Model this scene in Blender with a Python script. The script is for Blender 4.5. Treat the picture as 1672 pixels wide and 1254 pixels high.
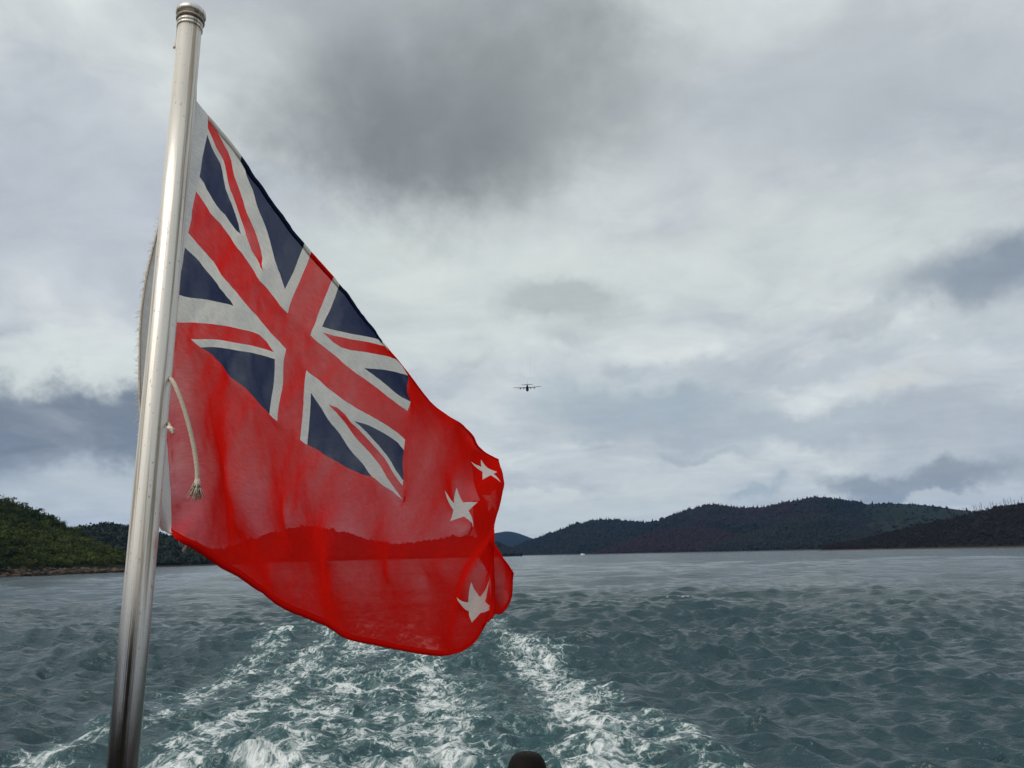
import bpy, bmesh, math, random
import numpy as np
from mathutils import Vector, Matrix

for o in list(bpy.data.objects): bpy.data.objects.remove(o)
random.seed(7); rng = np.random.default_rng(11)
S = bpy.context.scene
COL = S.collection

# ------------------------------------------------------------------ camera
W0, H0, F = 1672.0, 1254.0, 1263.0          # photograph size and focal length in its pixels
CAMZ = 3.5
PITCH, ROLL = math.radians(12.43), math.radians(1.22)
CAM = np.array([0.0, 0.0, CAMZ])
FW = np.array([0, math.cos(PITCH), math.sin(PITCH)])
_U = np.array([0, -math.sin(PITCH), math.cos(PITCH)]); _R = np.array([1.0, 0, 0])
RT = math.cos(ROLL)*_R - math.sin(ROLL)*_U
UP = math.cos(ROLL)*_U + math.sin(ROLL)*_R
def ray(px, py):
    d = FW + RT*((px-W0/2)/F) + UP*((H0/2-py)/F)
    return d/np.linalg.norm(d)
def at_depth(px, py, z):
    return CAM + z*(FW + RT*((px-W0/2)/F) + UP*((H0/2-py)/F))
def at_dist(px, py, hd):                     # point on a pixel's ray at a horizontal distance
    d = ray(px, py); return CAM + d*(hd/math.hypot(d[0], d[1]))
def on_water(px, py):
    d = ray(px, py); return CAM + d*(-CAMZ/d[2])
cd = bpy.data.cameras.new('camera'); cam = bpy.data.objects.new('camera', cd); COL.objects.link(cam)
cd.sensor_fit = 'HORIZONTAL'; cd.sensor_width = 36.0; cd.lens = 36.0*F/W0
cd.clip_start = 0.05; cd.clip_end = 60000
M3 = Matrix(((RT[0], UP[0], -FW[0]), (RT[1], UP[1], -FW[1]), (RT[2], UP[2], -FW[2])))
cam.matrix_world = Matrix.Translation(Vector(CAM)) @ M3.to_4x4()
S.camera = cam
S.view_settings.view_transform = 'Standard'; S.view_settings.look = 'None'
S.view_settings.exposure = 0.6; S.view_settings.gamma = 1.0
S.render.resolution_x, S.render.resolution_y = 1024, 768

# ------------------------------------------------------------------ node helper
class NT:
    def __init__(s, tree): s.t = tree; s.n = tree.nodes; s.l = tree.links
    def new(s, typ, **kw):
        n = s.n.new(typ)
        for k, v in kw.items(): setattr(n, k, v)
        return n
    def put(s, sock, v):
        if v is None: return
        if isinstance(v, bpy.types.NodeSocket): s.l.new(v, sock)
        else: sock.default_value = v
    def m(s, op, a, b=None, c=None, clamp=False):
        n = s.new('ShaderNodeMath', operation=op); n.use_clamp = clamp
        s.put(n.inputs[0], a); s.put(n.inputs[1], b); s.put(n.inputs[2], c); return n.outputs[0]
    def v(s, op, a, b=None, sc=None):
        n = s.new('ShaderNodeVectorMath', operation=op)
        s.put(n.inputs[0], a); s.put(n.inputs[1], b)
        if sc is not None: s.put(n.inputs['Scale'], sc)
        return n.outputs['Value'] if op in ('DOT_PRODUCT', 'LENGTH', 'DISTANCE') else n.outputs[0]
    def sep(s, a): n = s.new('ShaderNodeSeparateXYZ'); s.put(n.inputs[0], a); return n.outputs
    def comb(s, x, y, z):
        n = s.new('ShaderNodeCombineXYZ')
        for i, q in enumerate((x, y, z)): s.put(n.inputs[i], q)
        return n.outputs[0]
    def noise(s, vec, scale, detail=4, rough=.55, dist=0.0, col=False, dim='3D'):
        n = s.new('ShaderNodeTexNoise', noise_dimensions=dim); s.put(n.inputs['Vector'], vec)
        s.put(n.inputs['Scale'], scale); n.inputs['Detail'].default_value = detail
        n.inputs['Roughness'].default_value = rough; n.inputs['Distortion'].default_value = dist
        return n.outputs['Color' if col else 'Fac']
    def mapr(s, v, a, b, c=0.0, d=1.0, smooth=True):
        n = s.new('ShaderNodeMapRange', interpolation_type='SMOOTHSTEP' if smooth else 'LINEAR')
        for i, q in enumerate((v, a, b, c, d)): s.put(n.inputs[i], q)
        return n.outputs[0]
    def mix(s, f, a, b, mode='MIX'):
        n = s.new('ShaderNodeMix', data_type='RGBA', blend_type=mode)
        s.put(n.inputs[0], f)
        for i, q in ((6, a), (7, b)):
            if isinstance(q, tuple) and len(q) == 3: q = q + (1,)
            s.put(n.inputs[i], q)
        return n.outputs[2]
    def ramp(s, f, stops):
        n = s.new('ShaderNodeValToRGB'); s.put(n.inputs[0], f); e = n.color_ramp.elements
        while len(e) < len(stops): e.new(0.5)
        for q, (p, c) in zip(e, stops): q.position = p; q.color = c + (1,)
        return n.outputs[0]
def material(name):
    m = bpy.data.materials.new(name); m.use_nodes = True; m.node_tree.nodes.clear()
    return m, NT(m.node_tree)
def finish(N, sh): N.l.new(sh, N.new('ShaderNodeOutputMaterial').inputs[0])
def principled(N, col, rough, metal=0.0, normal=None, **kw):
    p = N.new('ShaderNodeBsdfPrincipled')
    if isinstance(col, tuple): col = col + (1,)
    N.put(p.inputs['Base Color'], col); N.put(p.inputs['Roughness'], rough); N.put(p.inputs['Metallic'], metal)
    if normal is not None: N.put(p.inputs['Normal'], normal)
    for k, v in kw.items(): N.put(p.inputs[k.replace('_', ' ')], v)
    return p.outputs[0]
def bump(N, h, dist, strength=1.0):
    b = N.new('ShaderNodeBump'); N.put(b.inputs['Height'], h); N.put(b.inputs['Distance'], dist)
    N.put(b.inputs['Strength'], strength); return b.outputs[0]

# ------------------------------------------------------------------ sky and sun
SUN_AZ, SUN_EL = math.radians(-140), math.radians(40)    # behind the camera's left shoulder
wd = bpy.data.worlds.new('World'); S.world = wd; wd.use_nodes = True; wd.node_tree.nodes.clear()
N = NT(wd.node_tree)
sky = N.new('ShaderNodeTexSky', sky_type='NISHITA'); sky.sun_disc = False
sky.sun_elevation = SUN_EL; sky.sun_rotation = SUN_AZ; sky.air_density = 1.0; sky.dust_density = 1.5
D = N.new('ShaderNodeTexCoord').outputs['Generated']
dx, dy, dz = N.sep(D)
zc = N.m('ADD', N.m('MAXIMUM', dz, 0.0), 0.16)
P = N.comb(N.m('DIVIDE', dx, zc), N.m('DIVIDE', dy, zc), 0.0)        # cloud layer seen in perspective
warp = N.v('SCALE', N.v('SUBTRACT', N.noise(P, 1.3, 3, .5, col=True), (.5, .5, .5)), sc=0.9)
PW = N.v('ADD', P, warp)
n1 = N.noise(PW, 1.1, 6, .55)
n2 = N.noise(N.v('ADD', PW, (7.3, 2.1, 4.0)), 2.6, 6, .6)
az = N.m('ARCTAN2', dx, dy); el = N.m('ARCSINE', dz)
wv = N.v('SUBTRACT', N.noise(D, 5.5, 6, .58, col=True), (.5, .5, .5))
wx, wy, wz = N.sep(wv)
wz2 = N.m('SUBTRACT', N.noise(D, 15, 5, .6), .5)
azw = N.m('ADD', N.m('MULTIPLY_ADD', wx, 0.22, az), N.m('MULTIPLY', wz2, .11)); elw = N.m('ADD', N.m('MULTIPLY_ADD', wy, 0.13, el), N.m('MULTIPLY', wz2, .075))
col = N.ramp(N.m('MULTIPLY_ADD', N.m('SUBTRACT', n1, .5), 1.6, N.m('MULTIPLY_ADD', N.m('SUBTRACT', n2, .5), .8, .5)),
             [(.22, (.36, .385, .43)), (.42, (.47, .495, .53)), (.58, (.555, .58, .595)), (.8, (.70, .725, .715))])
col = N.mix(1.0, col, (1.07, 1.07, 1.08), 'MULTIPLY')
col = N.mix(N.mapr(el, .30, -.02), col, N.mix(.5, col, (.62, .65, .64)))
def cloud(px, py, rx, ry, c, amt, soft=1.0):
    """a cloud bank: an ellipse in azimuth and elevation with a ragged, noise-warped edge"""
    global col
    d = ray(px, py); a0 = math.atan2(d[0], d[1]); e0 = math.asin(d[2])
    q = N.m('ADD', N.m('POWER', N.m('MULTIPLY', N.m('SUBTRACT', azw, a0), F/rx*math.cos(e0)), 2.0),
            N.m('POWER', N.m('MULTIPLY', N.m('SUBTRACT', elw, e0), F/ry), 2.0))
    f = N.mapr(N.m('SQRT', q), 1.0+.55*soft, 1.0-.75*soft)
    f = N.m('MULTIPLY', f, N.mapr(n2, .2, .62, amt*.72, amt))
    col = N.mix(f, col, c)
cloud(680, 470, 330, 130, (.63, .67, .65), .85)
cloud(1380, 150, 330, 170, (.47, .50, .54), .6)
cloud(1200, 420, 420, 100, (.64, .675, .66), .75)
cloud(120, 330, 230, 160, (.47, .50, .57), .7)
cloud(250, 640, 160, 80, (.62, .66, .66), .8)
cloud(730, 90, 320, 170, (.33, .345, .36), .8)
cloud(700, 230, 230, 130, (.185, .20, .208), .95, .9)
cloud(860, 130, 190, 130, (.25, .265, .275), .75)
cloud(900, 495, 105, 40, (.41, .44, .445), .8, .7)
cloud(1020, 665, 190, 48, (.34, .40, .45), .85, .8)
cloud(1320, 690, 340, 34, (.38, .42, .47), .75, .8)
cloud(1260, 585, 330, 22, (.44, .48, .52), .7)
cloud(1650, 435, 160, 60, (.19, .23, .285), .88, 1.0)
cloud(1590, 690, 150, 60, (.40, .43, .48), .7)
cloud(1510, 775, 140, 22, (.25, .275, .30), .85, .7)
cloud(1540, 806, 120, 10, (.58, .60, .60), .8, .5)
cloud(1210, 805, 50, 10, (.36, .42, .47), .8)
cloud(110, 610, 150, 40, (.66, .70, .69), .85, .5)
cloud(70, 690, 190, 72, (.17, .195, .24), .98, .45)
cloud(40, 780, 170, 35, (.33, .37, .43), .8)
cloud(150, 800, 120, 30, (.56, .60, .63), .8)
cloud(930, 850, 260, 40, (.68, .70, .66), .9)
cloud(752, 580, 28, 12, (.44, .47, .48), .5, 1.0)
cloud(905, 556, 48, 16, (.45, .485, .49), .5, 1.0)
cloud(1140, 741, 44, 9, (.35, .40, .44), .5, 1.0)
cloud(1425, 520, 36, 16, (.40, .43, .45), .5, 1.0)
cloud(880, 818, 95, 11, (.68, .71, .69), .85, .5)
cloud(1012, 600, 40, 15, (.36, .41, .45), .5, 1.0)
cloud(860, 705, 55, 30, (.46, .49, .51), .5, 1.0)
cloud(1400, 130, 150, 100, (.42, .45, .49), .55, .6)
cloud(1500, 620, 60, 14, (.66, .65, .60), .6)
n3 = N.noise(N.v('ADD', P, N.v('SCALE', warp, sc=.55)), 5.5, 6, .66)          # small billows and wisps
br = N.m('MULTIPLY_ADD', N.m('SUBTRACT', n3, .5), .26, 1.0)
col = N.mix(1.0, col, N.comb(N.m('MULTIPLY', br, 1.0), N.m('MULTIPLY', br, 1.018), N.m('MULTIPLY', br, .985)), 'MULTIPLY')
b1 = N.new('ShaderNodeBackground'); N.l.new(sky.outputs[0], b1.inputs[0]); b1.inputs[1].default_value = 0.06
b2 = N.new('ShaderNodeBackground'); N.l.new(col, b2.inputs[0]); b2.inputs[1].default_value = 0.75
mx = N.new('ShaderNodeMixShader'); mx.inputs[0].default_value = .93
N.l.new(b1.outputs[0], mx.inputs[1]); N.l.new(b2.outputs[0], mx.inputs[2])
N.l.new(mx.outputs[0], N.new('ShaderNodeOutputWorld').inputs[0])
wd.cycles.sampling_method = 'MANUAL'; wd.cycles.sample_map_resolution = 256
sl = bpy.data.lights.new('sun', 'SUN'); sl.energy = 1.5; sl.angle = math.radians(30); sl.color = (1, .93, .83)
so = bpy.data.objects.new('sun', sl); COL.objects.link(so)
sd = Vector((math.sin(SUN_AZ)*math.cos(SUN_EL), math.cos(SUN_AZ)*math.cos(SUN_EL), math.sin(SUN_EL)))
so.rotation_euler = sd.to_track_quat('Z', 'Y').to_euler()

# ------------------------------------------------------------------ object helpers
def tag(o, label=None, cat=None, group=None, kind=None):
    for k, v in (('label', label), ('category', cat), ('group', group), ('kind', kind)):
        if v: o[k] = v
    return o
def link(name, me, mat=None, parent=None):
    if mat: me.materials.append(mat)
    o = bpy.data.objects.new(name, me); COL.objects.link(o)
    if parent:
        o.parent = parent; o.matrix_parent_inverse = Matrix.Translation(-parent.location)
    return o
def empty(name, loc):
    o = bpy.data.objects.new(name, None); COL.objects.link(o); o.location = Vector(loc); o.empty_display_size = .1
    return o
def mesh_np(name, V, Fq, smooth=True):
    me = bpy.data.meshes.new(name); V = np.asarray(V, np.float32); Fq = np.asarray(Fq, np.int32)
    me.vertices.add(len(V)); me.vertices.foreach_set('co', V.ravel())
    k = Fq.shape[1]; me.loops.add(Fq.size); me.loops.foreach_set('vertex_index', Fq.ravel())
    me.polygons.add(len(Fq)); me.polygons.foreach_set('loop_start', np.arange(0, Fq.size, k, dtype=np.int32))
    me.polygons.foreach_set('use_smooth', np.full(len(Fq), smooth)); me.update(calc_edges=True); me.validate()
    return me
def attr(me, name, vals):
    a = me.attributes.new(name, 'FLOAT', 'POINT'); a.data.foreach_set('value', np.asarray(vals, np.float32))
def grid_faces(nu, nv, wrap=False):
    i, j = np.meshgrid(np.arange(nu if wrap else nu-1), np.arange(nv-1), indexing='ij')
    a = i*nv+j; b = ((i+1) % nu)*nv+j
    return np.stack([a, b, b+1, a+1], -1).reshape(-1, 4)
def tube(path, rad, seg=12, cap=True):
    """round bar along a path; rad is one radius or one per point"""
    P_ = [Vector(p) for p in path]; n = len(P_); rad = [rad]*n if np.isscalar(rad) else rad
    V, Fc = [], []; ref = None
    for i, p in enumerate(P_):
        t = (P_[min(i+1, n-1)]-P_[max(i-1, 0)]).normalized()
        if ref is None: ref = t.orthogonal()
        ref = (ref - t*ref.dot(t)).normalized(); b = t.cross(ref)
        for k in range(seg):
            a = 2*math.pi*k/seg; V.append(p + (ref*math.cos(a)+b*math.sin(a))*rad[i])
    for i in range(n-1):
        for k in range(seg):
            k2 = (k+1) % seg; Fc.append((i*seg+k, i*seg+k2, (i+1)*seg+k2, (i+1)*seg+k))
    if cap: Fc += [tuple(range(seg))[::-1], tuple(range((n-1)*seg, n*seg))]
    return V, Fc
def mesh_from(name, V, Fc, smooth=True, angle=None):
    me = bpy.data.meshes.new(name); me.from_pydata([tuple(v) for v in V], [], Fc)
    me.polygons.foreach_set('use_smooth', [smooth]*len(me.polygons)); me.update()
    return me
def merge(*parts):
    V, Fc = [], []
    for v, f in parts:
        k = len(V); V += list(v); Fc += [tuple(i+k for i in q) for q in f]
    return V, Fc
def boxm(c, s, rot=None):
    V = []
    for x in (-.5, .5):
        for y in (-.5, .5):
            for z in (-.5, .5):
                q = Vector((x*s[0], y*s[1], z*s[2])); V.append((rot @ q if rot else q)+Vector(c))
    return V, [(0, 1, 3, 2), (4, 6, 7, 5), (0, 4, 5, 1), (2, 3, 7, 6), (0, 2, 6, 4), (1, 5, 7, 3)]
def crom(pts, n):
    """smooth curve through points"""
    P_ = np.array(pts, float); k = len(P_); out = []
    for t in np.linspace(0, k-1, n):
        i = min(int(t), k-2); f = t-i; a, b, c, d = (P_[max(i-1, 0)], P_[i], P_[i+1], P_[min(i+2, k-1)])
        out.append(.5*(2*b+(c-a)*f+(2*a-5*b+4*c-d)*f*f+(3*b-a-3*c+d)*f**3))
    return np.array(out)

# value noise in numpy for terrain
_perm = rng.random((256, 256))
def vnoise(x, y):
    xi = np.floor(x).astype(int); yi = np.floor(y).astype(int); fx = x-xi; fy = y-yi
    fx = fx*fx*(3-2*fx); fy = fy*fy*(3-2*fy); g = lambda a, b: _perm[a & 255, b & 255]
    return (g(xi, yi)*(1-fx)+g(xi+1, yi)*fx)*(1-fy)+(g(xi, yi+1)*(1-fx)+g(xi+1, yi+1)*fx)*fy
def fbm(x, y, o=5):
    s = 0; a = .5
    for k in range(o): s = s+a*vnoise(x*2**k+17*k, y*2**k+31*k); a *= .5
    return s

# ------------------------------------------------------------------ sea with the wake
A0 = on_water(655, 960); AX = A0[:2]/np.linalg.norm(A0[:2])          # the line the boat has come along
AN = np.array([AX[1], -AX[0]])
def wake_sc(x, y): return x*AX[0]+y*AX[1], x*AN[0]+y*AN[1]
BANDS = []                                        # foam bands of the wake: world polylines
for pts, wid, amp in [
        ([(90, 1235), (250, 1175), (340, 1118), (440, 1062), (530, 1012)], (.95, 1.1), .85),
        ([(250, 1300), (330, 1215), (400, 1160), (480, 1090), (560, 1030)], (.9, 1.1), .9),
        ([(440, 1300), (520, 1200), (560, 1120), (600, 1050), (630, 1000)], (1.15, 1.5), .88),
        ([(760, 1300), (725, 1200), (700, 1120), (690, 1060), (680, 1000)], (1.05, 1.5), .88),
        ([(1030, 1300), (975, 1200), (905, 1120), (850, 1065), (800, 1005)], (1.15, 1.4), 1.0),
        ([(1220, 1300), (1120, 1220), (1020, 1160), (930, 1095), (850, 1030)], (.8, .9), .66),
        ([(620, 1300), (625, 1200), (640, 1120), (650, 1060), (660, 990)], (3.8, 3.4), .70)]:
    sc = np.array([wake_sc(*on_water(*p)[:2]) for p in pts])
    BANDS.append((sc[:, 0], sc[:, 1], wid, amp))
def foam_density(x, y):
    s, c = wake_sc(x, y); d = np.zeros_like(s)
    for ss, cc, wid, amp in BANDS:
        c0 = np.interp(s, ss, cc); k = np.clip((s-12)/40, 0, 1); w = wid[0]*(1-k)+wid[1]*k
        d = np.maximum(d, amp*np.exp(-((c-c0)/w)**2))
    d = d*(1-.25*np.clip((s-12)/30, 0, 1))*np.clip(1-(s-30)/32, 0, 1)**.8
    return d*(s > 1)
def churn(x, y):
    s, c = wake_sc(x, y); w = 4.2+.05*s
    return np.exp(-(c/w)**4)*np.clip(1.15-s/75, 0, 1)*(s > 0)

def build_sea():
    th = np.concatenate([np.radians(np.linspace(-44, 44, 740)), np.radians(np.linspace(44, 316, 130))[1:-1]])
    nr = 860
    r = CAMZ/np.tan(np.linspace(1, .1, 5))
    inv = np.concatenate([np.linspace(1/2.5, 1/11.5, 50), np.linspace(1/11.5, 1/900, nr-70)[1:]])
    r = np.concatenate([1/inv, np.geomspace(950, 14000, 21)])
    T, Rr = np.meshgrid(th, r, indexing='ij'); X = Rr*np.sin(T); Y = Rr*np.cos(T)
    sp = np.gradient(r)[None, :]*np.ones_like(T)
    Z = np.zeros_like(X); DX = np.zeros_like(X); DY = np.zeros_like(X)
    g = np.random.default_rng(5)
    mod = .45+.95*fbm(X*.14+9, Y*.2+3, 4)
    wp1 = 5.0*(fbm(X*.22+3, Y*.22+8, 3)-.45); wp2 = 5.0*(fbm(X*.3+60, Y*.3+31, 3)-.45)
    for k in range(130):
        lam = .40*(5.2/.40)**g.random(); a0 = math.radians(192)+g.normal(0, .40)+(.7*g.normal() if k % 3 == 0 else 0)
        dxk, dyk = math.sin(a0), math.cos(a0); kk = 2*math.pi/lam
        A = .0135*lam**.80*math.exp(-(lam/2.7)**3)*g.uniform(.5, 1.4)
        att = np.clip((lam/np.maximum(sp, .01)-1.6)/1.6, 0, 1)
        ph = kk*(X*dxk+Y*dyk)+g.random()*6.283+wp1*math.cos(k*2.1)+wp2*math.sin(k*1.3)
        Z += A*att*mod*np.sin(ph); q = .55*A*att*mod*np.cos(ph); DX += q*dxk; DY += q*dyk
    for k in range(40):
        lam = 4.5*(26/4.5)**g.random(); a0 = math.radians(195)+g.normal(0, .5); kk = 2*math.pi/lam
        att = np.clip((lam/np.maximum(sp, .01)-1.6)/1.6, 0, 1); ph = kk*(X*math.sin(a0)+Y*math.cos(a0))+g.random()*6.283
        Z += .0024*lam*att*g.uniform(.5, 1.3)*np.sin(ph)*(.3+1.4*mod)
    s, c = wake_sc(X, Y)
    # diverging wake waves either side
    for sgn, k0 in ((1, .30), (-1, .32)):
        off = sgn*c-(1.6+k0*s)
        env = np.exp(-(off/3.2)**2)*np.clip((s-5)/8, 0, 1)*np.clip(1-s/90, 0, 1)
        ph = 2*math.pi*(off*.55+.10*s)+3*fbm(X*.18, Y*.18, 3)
        Z += .10*env*np.sin(ph)*np.clip((3.2/np.maximum(sp, .01)-2)/2, 0, 1)
    ch = churn(X, Y); res = np.clip((1.0/np.maximum(sp, .01)-1)/2, 0, 1)
    Z += ch*res*((fbm(X*.9, Y*.9, 4)-.47)*.36+(.5-np.abs(fbm(X*1.7+40, Y*1.7, 4)-.47)*6)*.05)
    fd = foam_density(X, Y); Z += .05*fd*res*(fbm(X*5, Y*5, 3)-.3)
    V = np.stack([X+DX, Y+DY, Z], -1).reshape(-1, 3)
    me = mesh_np('sea', V, grid_faces(len(th), len(r), True)[:, ::-1])
    attr(me, 'foam', fd.ravel()); attr(me, 'churn', ch.ravel())
    return me
m, N = material('sea_water')
co = N.new('ShaderNodeNewGeometry').outputs['Position']
fo = N.new('ShaderNodeAttribute', attribute_name='foam').outputs['Fac']
ch = N.new('ShaderNodeAttribute', attribute_name='churn').outputs['Fac']
px_, py_, pz_ = N.sep(co)
flat = N.comb(px_, py_, 0.0)
rotm = N.new('ShaderNodeMapping'); N.l.new(flat, rotm.inputs[0]); rotm.inputs['Rotation'].default_value = (0, 0, math.atan2(AX[0], AX[1]))
wk = rotm.outputs[0]                                                  # x across the wake, y along it
wv = N.v('SCALE', N.v('SUBTRACT', N.noise(wk, 1.7, 4, .62, col=True), (.5, .5, .5)), sc=.6)
wk2 = N.v('ADD', wk, wv)
st = N.v('MULTIPLY', wk2, (.85, 1.25, 1))
vor = N.new('ShaderNodeTexVoronoi', feature='DISTANCE_TO_EDGE'); N.l.new(st, vor.inputs['Vector']); vor.inputs['Scale'].default_value = 1.5
vor2 = N.new('ShaderNodeTexVoronoi', feature='DISTANCE_TO_EDGE'); N.l.new(N.v('ADD', st, N.v('SCALE', wv, sc=.6)), vor2.inputs['Vector']); vor2.inputs['Scale'].default_value = 4.2
lace = N.m('MAXIMUM', N.mapr(vor.outputs[0], .16, .0), N.m('MULTIPLY', N.mapr(vor2.outputs[0], .20, .0), .8))
patch = N.noise(st, .55, 7, .66)
fil = N.m('ABSOLUTE', N.m('SUBTRACT', N.noise(N.v('ADD', wk2, (31, 5, 0)), 1.9, 6, .62), .5))
fil = N.mapr(fil, .07, .0)
fine = N.noise(wk2, 9, 4, .65)
fr = N.m('MULTIPLY_ADD', lace, .24, N.m('MULTIPLY_ADD', fil, .26, N.m('MULTIPLY', patch, 1.5)))
fr = N.m('MULTIPLY_ADD', N.m('SUBTRACT', fine, .5), .5, fr)
fr = N.m('ADD', fr, N.m('MULTIPLY', N.m('SUBTRACT', fo, 1.0), .70))
mask = N.m('MULTIPLY', N.mapr(fr, .70, 1.16), N.mapr(fo, .02, .15))
caps = N.m('MULTIPLY', N.mapr(pz_, .66, .72), N.mapr(N.noise(flat, 2.5, 5, .6), .52, .66))
mask = N.m('MAXIMUM', mask, N.m('MULTIPLY', caps, .6))
w1 = N.noise(N.v('MULTIPLY', flat, (.55, 1.35, 1)), 1.6, 5, .58, .2); w2 = N.noise(N.v('MULTIPLY', flat, (.7, 1.2, 1)), 4.2, 5, .62)
w3 = N.noise(N.v('MULTIPLY', flat, (.8, 1.4, 1)), .28, 4, .55)
hh = N.m('ADD', N.m('MULTIPLY', w1, .24), N.m('ADD', N.m('MULTIPLY', w2, .075), N.m('MULTIPLY', w3, .42)))
hh = N.m('MULTIPLY_ADD', mask, .03, hh)
nb = bump(N, hh, 1.0, .8)
far = N.mapr(N.v('LENGTH', flat), 10, 160)                              # ripples too fine for the mesh out there
gust = N.noise(N.v('MULTIPLY', flat, (.7, 1.2, 1)), .045, 5, .65)
def rip(sc_, off): return N.v('SUBTRACT', N.noise(N.v('ADD', flat, off), sc_, 3, .6, col=True), (.5, .5, .5))
rv = N.v('ADD', N.v('SCALE', rip(.16, (3, 9, 0)), sc=.50), N.v('ADD', N.v('SCALE', rip(.055, (40, 2, 0)), sc=.30), N.v('SCALE', rip(.85, (70, 9, 0)), sc=.45)))
rv = N.v('MULTIPLY', rv, (1, 1, 0)); rv = N.v('SCALE', rv, sc=N.m('MULTIPLY', far, N.mapr(gust, .35, .65, .45, 1.15)))
nb = N.v('NORMALIZE', N.v('ADD', nb, rv))
deep = N.mix(N.m('MULTIPLY', ch, N.mapr(patch, .35, .7)), (.020, .047, .057), (.028, .078, .084))
deep = N.mix(N.m('MULTIPLY', N.mapr(fr, .45, .95), N.mapr(fo, .05, .5)), deep, (.05, .115, .12))
wat = principled(N, deep, .11, 0, nb, IOR=1.333)
foam = principled(N, (.64, .68, .68), .9, 0, bump(N, fr, .12, .7))
ms = N.new('ShaderNodeMixShader'); N.put(ms.inputs[0], mask); N.l.new(wat, ms.inputs[1]); N.l.new(foam, ms.inputs[2])
finish(N, ms.outputs[0])
sea = tag(link('sea', build_sea(), m), kind='structure')

# ------------------------------------------------------------------ hills and their woods
def ground_mat(name, lo, hi, rock, rock_h, sc=.02, pasture=False):
    m, N = material(name); g = N.new('ShaderNodeNewGeometry'); p = g.outputs['Position']
    n = N.noise(p, sc, 6, .6); c = N.mix(N.mapr(n, .35, .65), lo, hi)
    if pasture:                                     # cleared green slope at the eastern end of the range
        xx, yy, zz_ = N.sep(p); w_ = N.m('MULTIPLY_ADD', N.m('SUBTRACT', n, .5), .12, N.m('DIVIDE', xx, yy))
        c = N.mix(N.mapr(w_, .42, .48), c, (.010, .017, .008))
    z = N.m('MULTIPLY_ADD', N.m('SUBTRACT', N.noise(p, sc*6, 5, .65), .5), rock_h*1.8, N.sep(p)[2])
    rk = N.mix(N.noise(p, sc*12, 5, .65), tuple(q*.45 for q in rock), tuple(q*1.3 for q in rock))
    c = N.mix(N.mapr(z, rock_h*1.15, rock_h*.85), c, rk)
    finish(N, principled(N, c, .95, 0, bump(N, N.noise(p, sc*10, 5, .6), 3.0, .8), Specular_IOR_Level=.1)); return m
def leaf_mat(name, cols, transl=.25):
    m, N = material(name); t = N.new('ShaderNodeAttribute', attribute_name='tint').outputs['Fac']
    c = N.ramp(t, [((i+.5)/len(cols), q) for i, q in enumerate(cols)])
    d = principled(N, c, .75, 0, Specular_IOR_Level=.25)
    tr = N.new('ShaderNodeBsdfTranslucent'); N.l.new(c, tr.inputs[0])
    ms = N.new('ShaderNodeMixShader'); ms.inputs[0].default_value = transl
    N.l.new(d, ms.inputs[1]); N.l.new(tr.outputs[0], ms.inputs[2]); finish(N, ms.outputs[0]); return m

class Hill:
    """a hill between a shore line and a crest line; both lie at real distances from the boat"""
    def __init__(s, name, crest, shore, ridge, mat, rough=.05, step=3.0, rows=22, power=.85, seed=0, nsc=.01):
        s.seed = seed; cx = np.arange(crest[0][0], crest[-1][0]+.1, step)
        cp = np.array(crest, float); cy = np.interp(cx, cp[:, 0], cp[:, 1])
        k = np.ones(5)/5; cy = np.convolve(np.pad(cy, 2, mode='edge'), k, 'valid')
        sx = np.array(shore, float); rx = np.array(ridge, float)
        sd_ = np.interp(cx, sx[:, 0], sx[:, 1]); rd = np.interp(cx, rx[:, 0], rx[:, 1])
        R3 = np.array([at_dist(x, y, d) for x, y, d in zip(cx, cy, rd)]); az_ = np.arctan2(R3[:, 0], R3[:, 1])
        hz = np.maximum(R3[:, 2], .5)
        t = np.concatenate([[-.08, -.02], np.linspace(0, 1, rows), 1+np.linspace(.08, .9, 7)])
        G = np.zeros((len(cx), len(t), 3))
        for j, tt in enumerate(t):
            d = sd_+(rd-sd_)*tt
            d = d*(1+.012*(fbm(cx*.03+seed, np.full_like(cx, seed+.5), 3)-.5)*max(0, 1-tt))
            x, y = d*np.sin(az_), d*np.cos(az_)
            if tt < 0: z = np.full_like(cx, -4.0 if tt < -.05 else -1.2)
            elif tt <= 1:
                e = tt**power; z = hz*e+.6*(1-tt)
                b = fbm(x*nsc+seed, y*nsc*.6+seed*2, 5)-.48
                z = z+hz*rough*8*b*math.sin(math.pi*min(tt, 1))**1.0*.6
                z = np.where(tt > .02, np.maximum(z, .9), z)
            else: z = hz*(1-((tt-1)/.9)**1.5*.75)
            G[:, j] = np.stack([x, y, z], -1)
        s.G = G; s.j0, s.j1 = 2, 2+rows
        me = mesh_np(name, G.reshape(-1, 3), grid_faces(len(cx), len(t)))
        s.obj = tag(link(name, me, mat), kind='structure')
    def sample(s, n, g, lo=.0, hi=1.1):
        nu = s.G.shape[0]; u = g.random(n)*(nu-1.001)
        v = s.j0+(lo+(hi-lo)*g.random(n))*(s.j1-1-s.j0)
        return s.at(u, v)
    def at(s, u, v):
        v = np.clip(v, 0, s.G.shape[1]-1.001)
        i = u.astype(int); j = v.astype(int); a = (u-i)[:, None]; b = (v-j)[:, None]; G = s.G
        return (G[i, j]*(1-a)+G[i+1, j]*a)*(1-b)+(G[i, j+1]*(1-a)+G[i+1, j+1]*a)*b

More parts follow.
